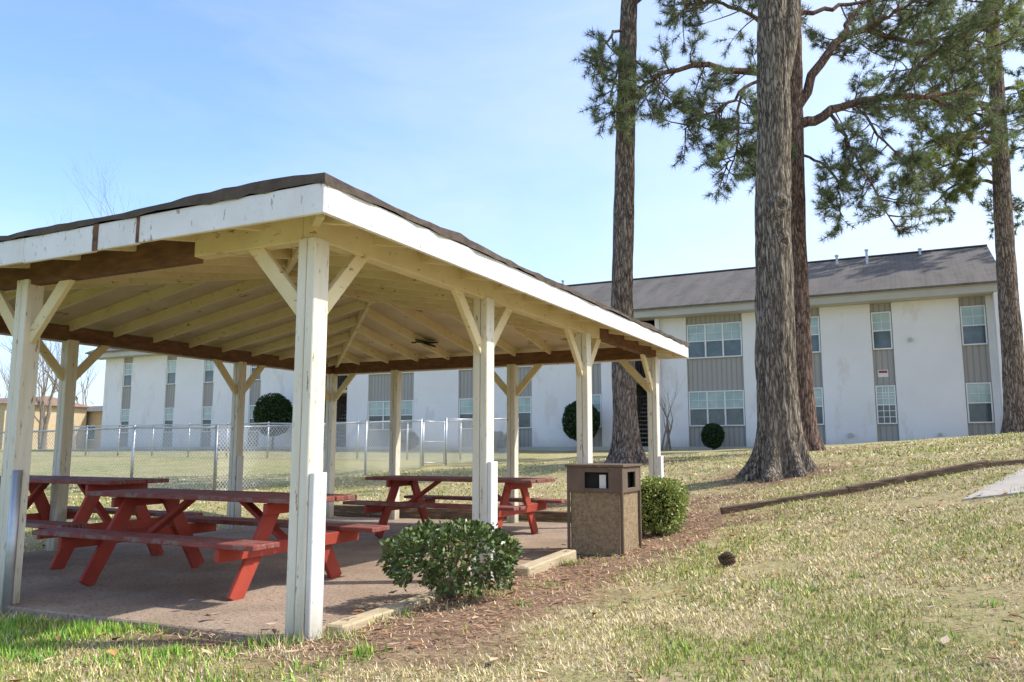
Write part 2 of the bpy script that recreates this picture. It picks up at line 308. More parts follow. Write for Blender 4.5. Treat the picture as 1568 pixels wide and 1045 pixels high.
P().tube([(-6.05,3.80,-.3),(-6.05,3.80,.93)],.035,10).build('steel_pipe',M_galv,pav,smooth=True)
cb=P(); bb=P()
cb.box(XR-.05,XR+.05,YF-.05,8.9,2.385,2.57); bb.box(XR-.045,XR+.045,8.9,YB+.05,2.388,2.57)
cb.box(-4.3,XR-.053,YF-.05,YF+.05,2.385,2.56); bb.box(XL,-4.303,YF-.045,YF+.04,2.36,2.55)
bb.box(XL,XR-.05,YB-.045,YB+.045,2.388,2.57); bb.box(XL-.045,XL+.045,YF+.05,YB-.05,2.388,2.57)
cb.build('beams_painted',M_cream,pav,.005); bb.build('beams_bare',M_brown,pav,.005)
EX0,EX1,EY0,EY1=-9.52,-2.92,3.46,11.70
hw=(EX1-EX0)/2; PT=.18; zd=2.56; zr=zd+PT*hw; xm=(EX0+EX1)/2
R1=(xm,EY0+hw,zr);R2=(xm,EY1-hw,zr)
def hip(x0,x1,y0,y1,z,zr_,off=0):
    w=(x1-x0)/2
    return [(x0,y0,z),(x1,y0,z),(x1,y1,z),(x0,y1,z),(xm,y0+w,zr_),(xm,y1-w,zr_)],[(0,1,4),(1,2,5,4),(2,3,5),(3,0,4,5)]
deck=P(); v_,f_=hip(EX0,EX1,EY0,EY1,zd,zr); deck.add(v_,f_); v2,f2=hip(EX0,EX1,EY0,EY1,zd+.035,zr+.035); deck.add(v2,f2)
deck.build('roof_deck',M_ceil,pav)
sh=P()
def edgepts(a,b,nn):
    return [(a[0]+(b[0]-a[0])*i/nn,a[1]+(b[1]-a[1])*i/nn) for i in range(nn)]
ex0,ex1,ey0,ey1=EX0-.045,EX1+.045,EY0-.045,EY1+.045
cs4=[(ex0,ey0),(ex1,ey0),(ex1,ey1),(ex0,ey1)]
NE=60
ring=[]
for i in range(4): ring+=[(p,i) for p in edgepts(cs4[i],cs4[(i+1)%4],NE)]
top=[];bot=[]
for (x,y),i in ring:
    j=mnoise.noise(Vector((x*1.3,y*1.3,0)))*.035; k2=random.uniform(0,.02)
    top.append((x,y,zd+.06+max(j,0)+k2)); bot.append((x+random.uniform(-.01,.01),y+random.uniform(-.01,.01),zd+.038-random.uniform(0,.02)))
ns=len(ring); vs=top+bot+[(xm,EY0+hw,zr+.07),(xm,EY1-hw,zr+.07)]
fs=[]
for i in range(ns):
    j=(i+1)%ns; fs.append((i+ns,j+ns,j,i))
    side=ring[i][1]; apex=2*ns+(1 if side==2 else 0)
    if side in(1,3):
        frac=(i%NE)/NE; apex=2*ns+(0 if (frac<.5)==(side==1) else 1)
    fs.append((i,j,apex))
fs.append((NE+NE//2,2*ns+1,2*ns)); fs.append((3*NE+NE//2,2*ns,2*ns+1))
sh.add(vs,fs); sh.build('shingle_layer',M_shing,pav)
fa=P(); t=.03; zf0,zf1=2.415,2.592
fa.box(EX1,EX1+t,EY0,7.1,zf0,zf1).box(EX1,EX1+t,7.103,EY1,zf0+.004,zf1-.003)
for a,b,dz in((-4.41,EX1+t,0),(-4.83,-4.414,-.006),(-5.6,-4.834,-.012),(-7.6,-5.604,-.004),(EX0,-7.604,0)):
    fa.box(a,b,EY0-t,EY0-.001,zf0+dz,zf1+dz*.4)
fa.box(EX0,EX1+t,EY1+.001,EY1+t,zf0,zf1).box(EX0-t,EX0-.001,EY0-t,EY1+t,zf0,zf1)
fa.build('fascia_boards',M_fascia,pav,.004)
P().box(-4.85,-4.80,EY0-t-.006,EY0-t-.001,zf0-.01,zf1).box(-4.425,-4.40,EY0-t-.006,EY0-t-.001,zf0,zf1).build('fascia_joints',M_brown,pav)
ra=P(); RH=.125
def zdk(d): return zd+PT*d-RH/2-.002
y=EY0+.35
while y<EY1-.2:
    d=min(hw-.03,y-EY0-.03,EY1-y-.03)
    for sx,ex in((1,EX0),(-1,EX1)):
        ra.beam((ex+sx*.06,y,zdk(.06)),(ex+sx*d,y,zdk(d)),.04,RH)
    y+=.605
x=EX0+.38
while x<EX1-.2:
    d=min(x-EX0-.03,EX1-x-.03)
    for sy,ey in((1,EY0),(-1,EY1)):
        ra.beam((x,ey+sy*.06,zdk(.06)),(x,ey+sy*d,zdk(d)),.04,RH)
    x+=.605
for (cx,cy,R) in((EX0,EY0,R1),(EX1,EY0,R1),(EX1,EY1,R2),(EX0,EY1,R2)):
    ux=1 if cx==EX0 else -1; uy=1 if cy==EY0 else -1
    ra.beam((cx+ux*.08,cy+uy*.08,zdk(.08)-.012),(R[0],R[1],zdk(hw)-.012),.05,RH+.02)
ra.beam((xm,R1[1]-.05,zr-.09),(xm,R2[1]+.05,zr-.09),.05,.17)
ra.build('rafters',M_cream,pav,.003)
P().beam((-6.9,10.35,2.77),(-6.55,10.5,2.66),.16,.02).beam((-6.8,10.2,2.76),(-6.5,10.25,2.69),.1,.015).beam((-6.6,10.6,2.73),(-6.75,10.2,2.70),.13,.015).build('broken_board_dark_hole',M_dark,pav)  # hanging boards coloured near-black to stand in for the dark ceiling hole
te=P(); te.beam((-3.15,3.95,-.01),(-3.15,5.35,-.0),.13,.12).beam((-3.13,6.5,-.01),(-3.1,7.55,.03),.14,.13)
te.build('edging_light',M_timber,pav,.012)
td=P(); td.beam((-3.17,8.7,.01),(-3.15,11.5,.06),.13,.16).beam((-3.2,11.62,.03),(-9.3,11.62,-.02),.13,.2).build('edging_dark',M_darktimber,pav,.012)
# ------------------------------------------------------------------ picnic tables
def table(cx,cy,ht=.75,hb=.455):
    S=slab_z(cx)
    e=empty('picnic_table',(cx,cy,S)); top=P();fr=P()
    for i in range(5):
        y=cy-.37+i*.148+random.uniform(-.002,.002); dz=random.uniform(0,.004); top.box(cx-1.24+random.uniform(-.008,.008),cx+1.24+random.uniform(-.01,.01),y,y+.137,S+ht-.04+dz,S+ht+dz)
    for sgn in(-1,1):
        for i in range(2):
            y=cy+sgn*.70-.14+i*.145; top.box(cx-1.24,cx+1.24+random.uniform(-.01,.01),y,y+.136,S+hb-.04,S+hb)
    for sx in(-1,1):
        x=cx+sx*.84
        for sy in(-1,1):
            fr.beam((x,cy+sy*.19,S+ht-.05),(x,cy+sy*.60,S),.04,.14)
        fr.beam((x+sx*.043,cy-.83,S+hb-.093),(x+sx*.043,cy+.83,S+hb-.093),.04,.10)
        fr.beam((x+sx*.043,cy-.36,S+ht-.085),(x+sx*.043,cy+.36,S+ht-.085),.04,.085)
        fr.beam((x-sx*.02,cy,S+hb-.09),(cx+sx*.30,cy,S+ht-.05),.09,.04)
    top.build('planks',M_redtop,e,.006); fr.build('frame',M_red,e,.005)
table(-5.45,5.2); table(-8.38,5.78,.86,.47); table(-5.38,9.25)
# ------------------------------------------------------------------ litter bin
bx,by=-2.93,8.10; gz=G(bx,by)-.02
tb=empty('litter_bin',(bx,by,gz))
M_peb=mat('pebble_panel',(.26,.18,.10),(.48,.37,.23),30,.9,dirt=(.13,.09,.05),dirt_t=.56,dscale=60,bmp=1,bscale=90,bdist=.02)
M_bin=mat('bin_brown_frame',(.13,.09,.062),(.18,.13,.09),5,.6,dirt=(.26,.2,.14),dirt_t=.64)
h=.29
pn=P(); pn.box(bx-h+.03,bx+h-.03,by-h+.012,by+h-.012,gz+.05,gz+.67); pn.box(bx-h+.012,bx+h-.012,by-h+.03,by+h-.03,gz+.051,gz+.669); pn.build('pebble_panels',M_peb,tb)
fr=P()
for sx in(-1,1):
    for sy in(-1,1): fr.box(bx+sx*h-.014,bx+sx*h+.014,by+sy*h-.014,by+sy*h+.014,gz,gz+.93)
fr.box(bx-h-.012,bx+h+.012,by-h-.012,by+h+.012,gz+.02,gz+.05)
for (a,b,c,d) in((bx-h,bx+h,by-h-.01,by-h+.01),(bx-h,bx+h,by+h-.01,by+h+.01)):
    fr.box(a,b-.40,c,d,gz+.67,gz+.93).box(b-.14,b,c,d,gz+.67,gz+.93).box(b-.40,b-.14,c,d,gz+.67,gz+.715).box(b-.40,b-.14,c,d,gz+.875,gz+.93)
for (a,b,c,d) in((bx-h-.01,bx-h+.01,by-h,by+h),(bx+h-.01,bx+h+.01,by-h,by+h)):
    fr.box(a,b,c,c+.16,gz+.67,gz+.93).box(a,b,d-.16,d,gz+.67,gz+.93).box(a,b,c+.16,d-.16,gz+.67,gz+.715).box(a,b,c+.16,d-.16,gz+.875,gz+.93)
fr.box(bx-h-.03,bx+h+.03,by-h-.03,by+h+.03,gz+.93,gz+.955)
fr.build('frame_and_hood',M_bin,tb,.004)
P().box(bx-h+.06,bx+h-.06,by-h+.06,by+h-.06,gz+.4,gz+.928).build('liner_dark_fill',M_dark,tb)  # liner as a solid near-black block, painting in the shade under the hood
P().box(bx+.04,bx+.11,by-h+.03,by-h+.04,gz+.70,gz+.85).build('paper_litter',M_white,tb)
# ------------------------------------------------------------------ shrubs
def leafcloud(name,centers,size,colbase,parent,mat_=None,var=.5,normals=None):
    mat_=mat_ or M_leafA
    m=len(centers); c=np.asarray(centers)
    u=rng.normal(size=(m,3)); 
    if normals is not None: u=u*.6+normals*.8
    u/=np.linalg.norm(u,axis=1)[:,None]; w=np.cross(u,rng.normal(size=(m,3))); w/=np.linalg.norm(w,axis=1)[:,None]
    nn=np.cross(u,w)
    s=size*rng.uniform(.6,1.35,(m,1)); 
    a=c-u*s; b=c+w*s*.48+nn*s*.1; d=c-w*s*.48+nn*s*.1; t=c+u*s
    v=np.stack([a,b,t,d],1).reshape(-1,3); col=np.array(colbase)*rng.uniform(1-var,1+var,(m,1)); col[:,0]*=rng.uniform(.8,1.35,m)
    return arrmesh(name,v,np.arange(4*m).reshape(-1,4),mat_,parent,np.repeat(col,4,0))
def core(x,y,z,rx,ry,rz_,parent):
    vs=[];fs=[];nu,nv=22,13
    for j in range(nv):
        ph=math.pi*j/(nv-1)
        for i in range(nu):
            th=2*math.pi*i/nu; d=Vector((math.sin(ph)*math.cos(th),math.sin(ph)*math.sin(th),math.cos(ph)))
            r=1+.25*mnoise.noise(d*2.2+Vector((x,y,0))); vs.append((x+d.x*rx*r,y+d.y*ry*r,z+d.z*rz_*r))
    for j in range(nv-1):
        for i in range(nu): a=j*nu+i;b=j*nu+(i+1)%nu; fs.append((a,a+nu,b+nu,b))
    arrmesh('shade_core',vs,fs,M_core,parent,smooth=True)  # solid near-black blob; its colour stands in for shade between the leaves
def shrub(x,y,rx,ry,hh,nleaf,lsize,col,boxy=2.0,name='boxwood_shrub',z0=None,gap=.0,stem=True,lm=None):
    z=G(x,y) if z0 is None else z0
    e=empty(name,(x,y,z))
    d=rng.normal(size=(nleaf,3)); d/=np.linalg.norm(d,axis=1)[:,None]
    pnorm=(np.abs(d)**(boxy)).sum(1)**(1/boxy); d2=d/pnorm[:,None]
    rad=1-np.abs(rng.normal(0,.16,nleaf)); lump=np.array([mnoise.noise(Vector(tuple(q*2.2+x))) for q in d2]); rad=rad*(1+.22*lump)
    c=np.c_[x+d2[:,0]*rx*rad,y+d2[:,1]*ry*rad,z+.06+hh*.5+d2[:,2]*hh*.5*rad]
    if gap:
        keep=np.array([mnoise.noise(Vector(tuple(q*4.5+7))) for q in c])>-gap*(1.2-1.0*(c[:,2]<z+.5*hh)); c=c[keep];d2=d2[keep];
    leafcloud('leaves',c,lsize,col,e,lm,normals=d2)
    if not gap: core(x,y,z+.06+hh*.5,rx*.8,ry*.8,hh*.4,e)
    st=P()
    for i in range(16 if stem else 1):
        a=random.uniform(0,6.28); q=random.uniform(.3,.8); bx_,by_=x+random.uniform(-.06,.06),y+random.uniform(-.06,.06)
        st.tube([(bx_,by_,z-.03),(x+math.cos(a)*rx*q*.5,y+math.sin(a)*ry*q*.5,z+hh*.4),(x+math.cos(a)*rx*q,y+math.sin(a)*ry*q,z+hh*.85)],[.012,.008,.003] if hh<1 else [.03,.02,.01],5)
    st.build('stems',M_stem,e)
    return e
shrub(-2.98,5.04,.46,.42,.50,6000,.025,(.10,.155,.042),2.8,gap=.2)
shrub(-2.86,9.75,.36,.36,.64,9000,.018,(.28,.35,.085),4)
pc=P(); cx,cy=-1.41,6.78; cz=G(cx,cy)+.06
for i in range(110):
    t=i/110; zz=-.065+.13*t; r=.062*math.sin(math.pi*(.12+.8*t)); a=i*2.4
    ca,sa=math.cos(a),math.sin(a); q=Vector((cx+zz,cy+ca*r*.35,cz+sa*r*.35)); tip=Vector((cx+zz+.014,cy+ca*r,cz+sa*r))
    pc.beam(q,tip,.014,.005)
pc.tube([(cx-.05,cy,cz),(cx,cy,cz),(cx+.05,cy,cz)],[.01,.02,.006],8)
pc.build('pine_cone',M_darktimber)
# ------------------------------------------------------------------ border timber + path
def drape_strip(name,pts,w,h,m,par=None):
    pp=P()
    for a,b in zip(pts[:-1],pts[1:]):
        za,zb=G(*a)+h*.12+random.uniform(-.015,.015),G(*b)+h*.12+random.uniform(-.015,.015); pp.beam((a[0],a[1],za),(b[0],b[1],zb),w,h)
    return pp.build(name,m,par,.014)
drape_strip('border_timber',[(-2.34,11.05),(-.8,11.72),(.9,12.4),(2.2,12.8),(4,13.2)],.12,.14,M_darktimber)
px=np.arange(.0,9,.3); vs=[];fs=[]
nyp=8
for i,xx in enumerate(px):
    for j in range(nyp):
        yy=10.0+j*.29; x2=xx+.46+(yy-10.0)*.42; vs.append((x2,yy,G(x2,yy)+.02))
for i in range(len(px)-1):
    for j in range(nyp-1): a=i*nyp+j; fs.append((a,a+nyp,a+nyp+1,a+1))
pth=P(); pth.add(vs,fs); sk=[(v[0],v[1],v[2]-.1) for v in vs]
pth.add([vs[j] for j in range(nyp)]+[sk[j] for j in range(nyp)],[(j,j+1,j+1+nyp,j+nyp) for j in range(nyp-1)])
pth.add([vs[i*nyp] for i in range(len(px))]+[sk[i*nyp] for i in range(len(px))],[(i,i+1,i+1+len(px),i+len(px)) for i in range(len(px)-1)])
pth.build('concrete_path',M_path)
# ------------------------------------------------------------------ apartment building
ab=empty('apartment_building',(-20,36,1)); FY=32.5; zb=.6; wt=6.45
bandsW=[(-42.2,-41.4),(-38.5,-37.7),(-35.5,-34.7),(-32.0,-31.2),(-24.1,-21.4),(-18.9,-18.0),(-15.9,-15.1),(-12.7,-11.8),(-8.06,-5.8),(-3.7,-2.87),(-1.09,-.37),(1.83,2.66)]
rec=[(-27.5,-25.4),(-10.8,-9.25)]
body=P(); segs=[(-43.8,-27.5),(-25.4,-10.8),(-9.25,3.0)]
for a,b in segs: body.box(a,b,FY,41.5,zb,wt)
for a,b in rec: body.box(a,b,FY+3.2,41.5,zb,wt)
body.build('siding_walls',M_siding,ab)
ww=P(); edges=sorted(bandsW+rec); x=-43.82
for a,b in edges+[(3.02,3.02)]:
    if a-x>.05:
        ww.box(x,a,FY-.10,FY-.001,zb,wt-.002)
    x=b
ww.build('painted_brick_panels',M_bwall,ab,.01)
P().box(-43.9,3.1,FY-.14,FY-.101,.8,1.13).build('plinth',M_eave,ab)
fi=P(); fi.box(2.86,3.12,31.72,41.6,zb,6.44).box(-9.33,-9.15,FY-.28,FY-.12,zb,6.44); fi.build('fin_wall_and_post',M_bwall,ab,.01)
wf=P();gh=P();gl=P()
def window(x0,x1,z0,z1,cols=1,grid=True):
    yf=FY-.075
    t=.045
    wf.box(x0-t,x0,yf,FY+.0,z0-t,z1+t).box(x1,x1+t,yf,FY,z0-t,z1+t).box(x0,x1,yf,FY,z1,z1+t).box(x0,x1,yf-.03,FY,z0-t,z0)
    zm=(z0+z1)/2; wf.box(x0,x1,yf+.01,FY,zm-.02,zm+.02)
    gh.box(x0,x1,FY-.03,FY-.003,zm+.02,z1); gl.box(x0,x1,FY-.022,FY-.003,z0,zm-.02)
    w=(x1-x0)/cols
    for i in range(cols):
        if i: wf.box(x0+i*w-.03,x0+i*w+.03,yf+.004,FY-.001,z0,z1)
        if grid:
            xm_=x0+(i+.5)*w; wf.box(xm_-.007,xm_+.007,FY-.045,FY-.024,zm,z1)
            wf.box(x0+i*w,x0+(i+1)*w,FY-.043,FY-.0235,(zm+z1)/2-.007,(zm+z1)/2+.007)
for a,b in bandsW:
    wide=(b-a)>1.5
    for z0,z1 in((1.99,3.32),(4.75,6.07)):
        window(a+.07,b-.07,z0,z1,3 if wide else 1)
for (a,b,z0,z1) in((-1.02,-.44,1.99,3.32),):
    for k in(1,2): wf.box(a+(b-a)*k/3-.012,a+(b-a)*k/3+.012,FY-.06,FY-.0465,z0,z1)
    for k in range(1,6): wf.box(a,b,FY-.0595,FY-.047,z0+(z1-z0)*k/6-.012,z0+(z1-z0)*k/6+.012)
wf.build('window_frames',M_frame,ab); gh.build('upper_sashes',M_gl_hi,ab); gl.build('lower_sashes',M_gl_lo,ab)
RYc=37.0; rz=9.25
ev=P(); ev.box(-44.5,3.2,31.68,31.72,6.45,6.80).box(-44.5,3.2,31.72,32.6,6.45,6.48).box(-44.5,3.2,42.3,42.34,6.45,6.8).box(-44.5,3.2,41.4,42.3,6.45,6.48)
ev.box(-44.5,3.2,31.60,31.679,6.70,6.80)
ev.build('eaves_and_gutter',M_eave,ab)
rf=P(); a=-44.6;b=3.25
rf.add([(a,31.55,6.80),(b,31.55,6.80),(b,RYc,rz),(a,RYc,rz),(b,42.45,6.80),(a,42.45,6.80),(a,31.55,6.72),(b,31.55,6.72),(b,RYc,rz-.1),(a,RYc,rz-.1),(b,42.45,6.72),(a,42.45,6.72)],
 [(0,1,2,3),(3,2,4,5),(7,6,9,8),(8,9,11,10),(0,6,7,1),(1,7,8,2),(2,8,10,4),(0,3,9,6),(3,5,11,9)])
rf.build('roof',M_roof,ab)
P().box(a,b,RYc-.12,RYc+.12,rz-.01,rz+.035).build('ridge_cap',M_roof,ab)
ge=P()
for xx in(-43.7,2.9): ge.add([(xx,31.8,6.45),(xx,42.2,6.45),(xx,RYc,rz-.12)],[(0,1,2)])
ge.build('gable_ends',M_eave,ab)
ve=P()
for xx,yy in((-2.4,36.3),(-1.2,35.8),(-15,35.9),(.8,36.6)): ve.tube([(xx,yy,8.4),(xx,yy,9.25)],.05,8).tube([(xx,yy,9.25),(xx,yy,9.32)],.08,8)
ve.build('roof_vents',M_galv,ab)
stp=P();ral=P()
for (a,b) in rec:
    for i in range(14): stp.box(a+.08,b-.15,FY+.3+i*.2,FY+.5+i*.2,1.1+i*.19,1.15+i*.19)
    stp.box(a,b,FY-.05,FY+3.2,3.85,4.0)
    for k in range(12):
        xx=a+.12+k*(b-a-.3)/11; ral.box(xx-.012,xx+.012,FY+.02,FY+.04,4.0,4.95)
        ral.box(xx-.012,xx+.012,FY+.1,FY+.12,1.1,3.3)
    ral.box(a+.05,b-.1,FY+.0,FY+.05,4.93,4.98)
    for zz in(1.15,1.8,2.5,3.2): ral.box(a+.05,b-.1,FY+.09,FY+.13,zz,zz+.04)
stp.build('stairs',mat('stair_concrete',(.5,.42,.28),(.6,.5,.34),3),ab); ral.build('railings',M_dark,ab)
P().box(-.95,-.6,FY-.02,FY-.004,3.68,3.95).build('sign_panel',mat('sign_white',(.7,.7,.68),(.75,.75,.72),5,bmp=0),ab)
P().box(-.92,-.63,FY-.028,FY-.021,3.83,3.92).build('sign_red',M_red,ab)
P().tube([(-2.0,FY-.25,1.55),(-2.0,FY-.101,1.55)],.09,10).tube([(.95,FY-.2,1.55),(.95,FY-.101,1.55)],.07,10).tube([(.2,FY-.2,5.0),(.2,FY-.101,5.0)],.08,10).build('wall_vents',M_eave,ab)
# ------------------------------------------------------------------ foundation planting
def topiary(x,y,r,zc,name='topiary_shrub'):
    z=G(x,y); e=empty(name,(x,y,z)); nl=4500
    d=rng.normal(size=(nl,3)); d/=np.linalg.norm(d,axis=1)[:,None]; rad=r*(1-np.abs(rng.normal(0,.07,nl)))
    rad*=1+.1*np.array([mnoise.noise(Vector(tuple(q*2+x))) for q in d])
    c=d*rad[:,None]*np.array([1,1,1.12])+np.array([x,y,zc]); leafcloud('leaves',c,.055,(.035,.065,.027),e,M_leafB,var=.35,normals=d)
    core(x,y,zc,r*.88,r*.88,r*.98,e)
    P().tube([(x,y,z-.1),(x+.03,y,zc)],[.06,.04],7).build('stem',M_stem,e)
topiary(-12.3,31.3,.78,2.2); topiary(-28.9,31,.98,2.75); topiary(-6.9,31.5,.42,1.55)
for x_,r_ in((-21,.5),(-16.4,.6)):
    shrub(x_,31.4,r_,.5,.8,1300,.05,(.04,.065,.03),2.5,stem=False,name='foundation_shrub',lm=M_leafB)
# ------------------------------------------------------------------ trees
def bare_tree(name,x,y,z,hgt,r,seed,levels=4,spread=.55,m=M_bare,nb=3,first=.3,parent=None):
    rr=random.Random(seed); p=P()
    def br(pos,d,L,rad,lv):
        pts=[pos];rads=[rad];q=pos
        for i in range(4):
            d=(d+Vector((rr.uniform(-.16,.16),rr.uniform(-.16,.16),rr.uniform(-.02,.12)))).normalized(); q=q+d*L/4; pts.append(q); rads.append(rad*(1-.13*(i+1)))
        p.tube(pts,rads,max(3,7-(levels-lv)*1),cap=False)
        if lv<=0: return
        for k in range(nb+ (1 if lv<levels else 0)):
            t=rr.uniform(.35,1) if k else 1; idx=min(4,max(1,int(t*4+.5)))
            nd=(d+Vector((rr.uniform(-1,1),rr.uniform(-1,1),rr.uniform(-.2,.7)))*spread*1.4).normalized()
            br(pts[idx],nd,L*rr.uniform(.55,.8),rads[idx]*.62,lv-1)
    br(Vector((x,y,z-.2)),Vector((0,0,1)),hgt*first,r,levels)
    e=empty(name,(x,y,z)) if parent is None else parent
    p.build('trunk_and_branches',m,e); return e
cm=empty('crepe_myrtle',(-9.0,31.4,1))
for i,(dx,dy) in enumerate(((0,0),(.2,.1),(-.18,.05),(.08,-.15))):
    bare_tree('x',-8.75+dx,31.3+dy,G(-9,31.3),2.9,.05,20+i,2,.28,nb=2,first=.5,parent=cm)
def trunk(name,path,radf,flare,m,parent,lobes=7,seed=0,nt=84,nzm=28,rough=.05,knots=()):
    path=[Vector(p) for p in path]; 
    L=[0]
    for a,b in zip(path[:-1],path[1:]): L.append(L[-1]+(b-a).length)
    tot=L[-1]; nz=int(tot*nzm/2)+8
    vs=[];
    def pos(s):
        for i in range(len(L)-1):
            if s<=L[i+1]+1e-9:
                t=(s-L[i])/(L[i+1]-L[i]); return path[i].lerp(path[i+1],t)
        return path[-1]
    for i in range(nz+1):
        s=tot*(i/nz)**1.15; c=pos(s); r=radf(s)
        for k in range(nt):
            th=2*math.pi*k/nt; ct,st_=math.cos(th),math.sin(th)
            fl=flare*math.exp(-max(s-.1,0)/.35)*(.35+.65*abs(math.cos(lobes*th/2+seed+.6*math.sin(th*2)))**1.6)
            nn=mnoise.noise(Vector((ct*r*14+seed,st_*r*14,s*1.3)))
            rid=abs(mnoise.noise(Vector((ct*r*22+seed+5,st_*r*22,s*1.2))))
            R=r*(1+rough*nn*.9+.08*mnoise.noise(Vector((ct*1.2,st_*1.2,s*.5+seed))))+fl+min(rid,.3)*rough*.5-.01
            for (ks,kt,kr,kw) in knots:
                da=(th-kt+math.pi)%(2*math.pi)-math.pi; g=math.exp(-((s-ks)/kw)**2-(da*r/kw)**2); R+=kr*g-1.3*kr*math.exp(-((s-ks)/(kw*.45))**2-(da*r/(kw*.45))**2)
            vs.append((c.x+ct*R,c.y+st_*R,c.z))
    fs=[]
    for i in range(nz):
        for k in range(nt): fs.append((i*nt+k,i*nt+(k+1)%nt,(i+1)*nt+(k+1)%nt,(i+1)*nt+k))
    return arrmesh(name,vs,fs,m,parent,smooth=True)
def catmull(pts,n):
    pts=[Vector(p) for p in pts]; P_=[pts[0]*2-pts[1]]+pts+[pts[-1]*2-pts[-2]]; out=[]
    seg=len(pts)-1
    for i in range(n+1):
        t=i/n*seg; k=min(int(t),seg-1); t-=k; a,b,c,d=P_[k:k+4]
        out.append(.5*((2*b)+(c-a)*t+(2*a-5*b+4*c-d)*t*t+(3*b-a-3*c+d)*t**3))
    return out
class Crown:
    def __init__(s,seed): s.r=random.Random(seed); s.t=P(); s.c=[];s.d=[];s.s=[]
    def rv(s): 
        r=s.r; v=Vector((r.gauss(0,1),r.gauss(0,1),r.gauss(0,1))); return v.normalized()
    def limb(s,pts,r0,r1,nsec,sl,droop=.1,start=.35,dens=1.0):
        r=s.r; path=catmull(pts,14); path=[p+s.rv()*.07*(i>0) for i,p in enumerate(path)]
        s.t.tube(path,[r0+(r1-r0)*i/14 for i in range(15)],8,cap=False)
        for k in range(nsec):
            t=start+(1-start)*((k+r.random())/nsec); idx=t*14; i=min(int(idx),13); base=path[i].lerp(path[i+1],idx-i)
            tan=(path[i+1]-path[i]).normalized()
            lat=s.rv(); lat=(lat-tan*lat.dot(tan)); lat.z*=.55; lat.normalize()
            d=(lat+tan*.55+Vector((0,0,-droop+.1))).normalized(); L=sl*r.uniform(.5,1.2); q=base; pp=[q]
            for j in range(4):
                d=(d+s.rv()*.28+Vector((0,0,-droop*.35+(.22 if j>1 else 0)))).normalized(); q=q+d*L/4; pp.append(q)
            s.t.tube(pp,[.022,.018,.014,.01,.006],4,cap=False)
            clump=r.uniform(.55,1.5)
            for j in range(int(7*dens)):
                tt=r.uniform(.3,1)*4; jj=min(int(tt),3); b2=pp[jj].lerp(pp[jj+1],tt-jj)
                d2=(d+s.rv()*.95+Vector((0,0,.25))).normalized(); l2=r.uniform(.15,.5); e=b2+d2*l2
                s.t.tube([b2,e],[.007,.004],3,cap=False)
                for m in range(3): s.c.append(b2.lerp(e,.5+.25*m)); s.d.append((d2+s.rv()*.3).normalized()); s.s.append(clump*r.uniform(.75,1.25))
    def build(s,parent,m,needles=22,length=.19,width=.006,col=(.17,.21,.10)):
        s.t.build('branches',m,parent)
        if not s.c or needles==0: return
        c=np.array([tuple(v) for v in s.c]); d=np.array([tuple(v) for v in s.d]); sh=np.array(s.s); k=len(c)
        c=np.repeat(c,needles,0); d=np.repeat(d,needles,0); sh=np.repeat(sh,needles)
        u=rng.normal(size=c.shape); u/=np.linalg.norm(u,axis=1)[:,None]; u=u*1.0+d*.75; u/=np.linalg.norm(u,axis=1)[:,None]
        w=np.cross(u,rng.normal(size=c.shape)); w/=np.linalg.norm(w,axis=1)[:,None]; L=length*rng.uniform(.7,1.25,(len(c),1))
        base=c-d*rng.uniform(0,.06,(len(c),1)); v=np.stack([base-w*width,base+w*width,base+u*L],1).reshape(-1,3)
        col=np.array(col)*(sh*rng.uniform(.7,1.4,len(c)))[:,None]
        br=rng.random(len(c))<.05; col[br]=np.array([.26,.18,.10])
        arrmesh('needles',v,np.arange(len(v)).reshape(-1,3),M_needle,parent,np.repeat(col,3,0))
def VV(l): return [V(*p) for p in l]
t2=empty('oak_tree',V(4.6,14,.6)); g0=G(-2.1,14.6)
bx2,by2=4.66,14.0
pth2=VV([(bx2,by2,g0-.15),(bx2+.0,by2,g0+2),(bx2+.06,by2,g0+4.5),(bx2+.24,by2,g0+8.5),(bx2+.3,by2,g0+11)])
trunk('trunk',pth2,lambda s:.35-.009*s,.42,M_bark,t2,9,1.3,120,40,.11,knots=((4.85,-1.0,.14,.17),(4.2,-.9,.11,.13),(5.35,-1.2,.07,.12)))
cr=Crown(3)
cr.t.tube(catmull(VV([(bx2+.22,by2,g0+6.9),(bx2+.5,by2-.1,g0+8.1),(bx2+.7,by2,g0+9.6),(bx2+1.6,by2,g0+13)]),10),[.2-.013*i for i in range(11)],10)
cr.build(t2,M_bark,0)
bt=V(bx2+.3,by2,g0+10.7); bare_tree('x',bt[0],bt[1],bt[2],14,.22,77,4,.6,M_bark,3,.25,parent=t2)
# left pine
t1=empty('pine_tree',V(2.71,19,.7)); g1=G(-6,18.2)
trunk('trunk',VV([(2.70,19,g1-.15),(2.66,19,g1+4),(2.82,19,g1+8),(3.0,19,g1+12),(3.1,19,g1+20)]),lambda s:.295-.007*s,.30,M_pbark,t1,6,4.2,90,32,.09)
c1=Crown(11)
for hgt,ax,l in((15.5,.3,3),(16,2.2,3.2),(16.6,4.1,3),(17.2,5.6,2.8),(17.8,1.2,2.6),(18.5,3.2,2.4),(19.2,0,2),(19.5,2.5,2),(20,4.5,1.4)):
    b=np.array([3.0,19,g1+hgt-1.2]); c1.limb(VV([tuple(b),tuple(b+[math.cos(ax)*l*.5,math.sin(ax)*l*.5,.4]),tuple(b+[math.cos(ax)*l,math.sin(ax)*l,.9])]),.07,.02,7,1.1,.1)
c1.limb(VV([(2.95,19,11.6),(2.5,18.6,11.3),(2.2,18.3,10.7),(2.1,18.1,10.1)]),.045,.012,10,.55,.2,.4)
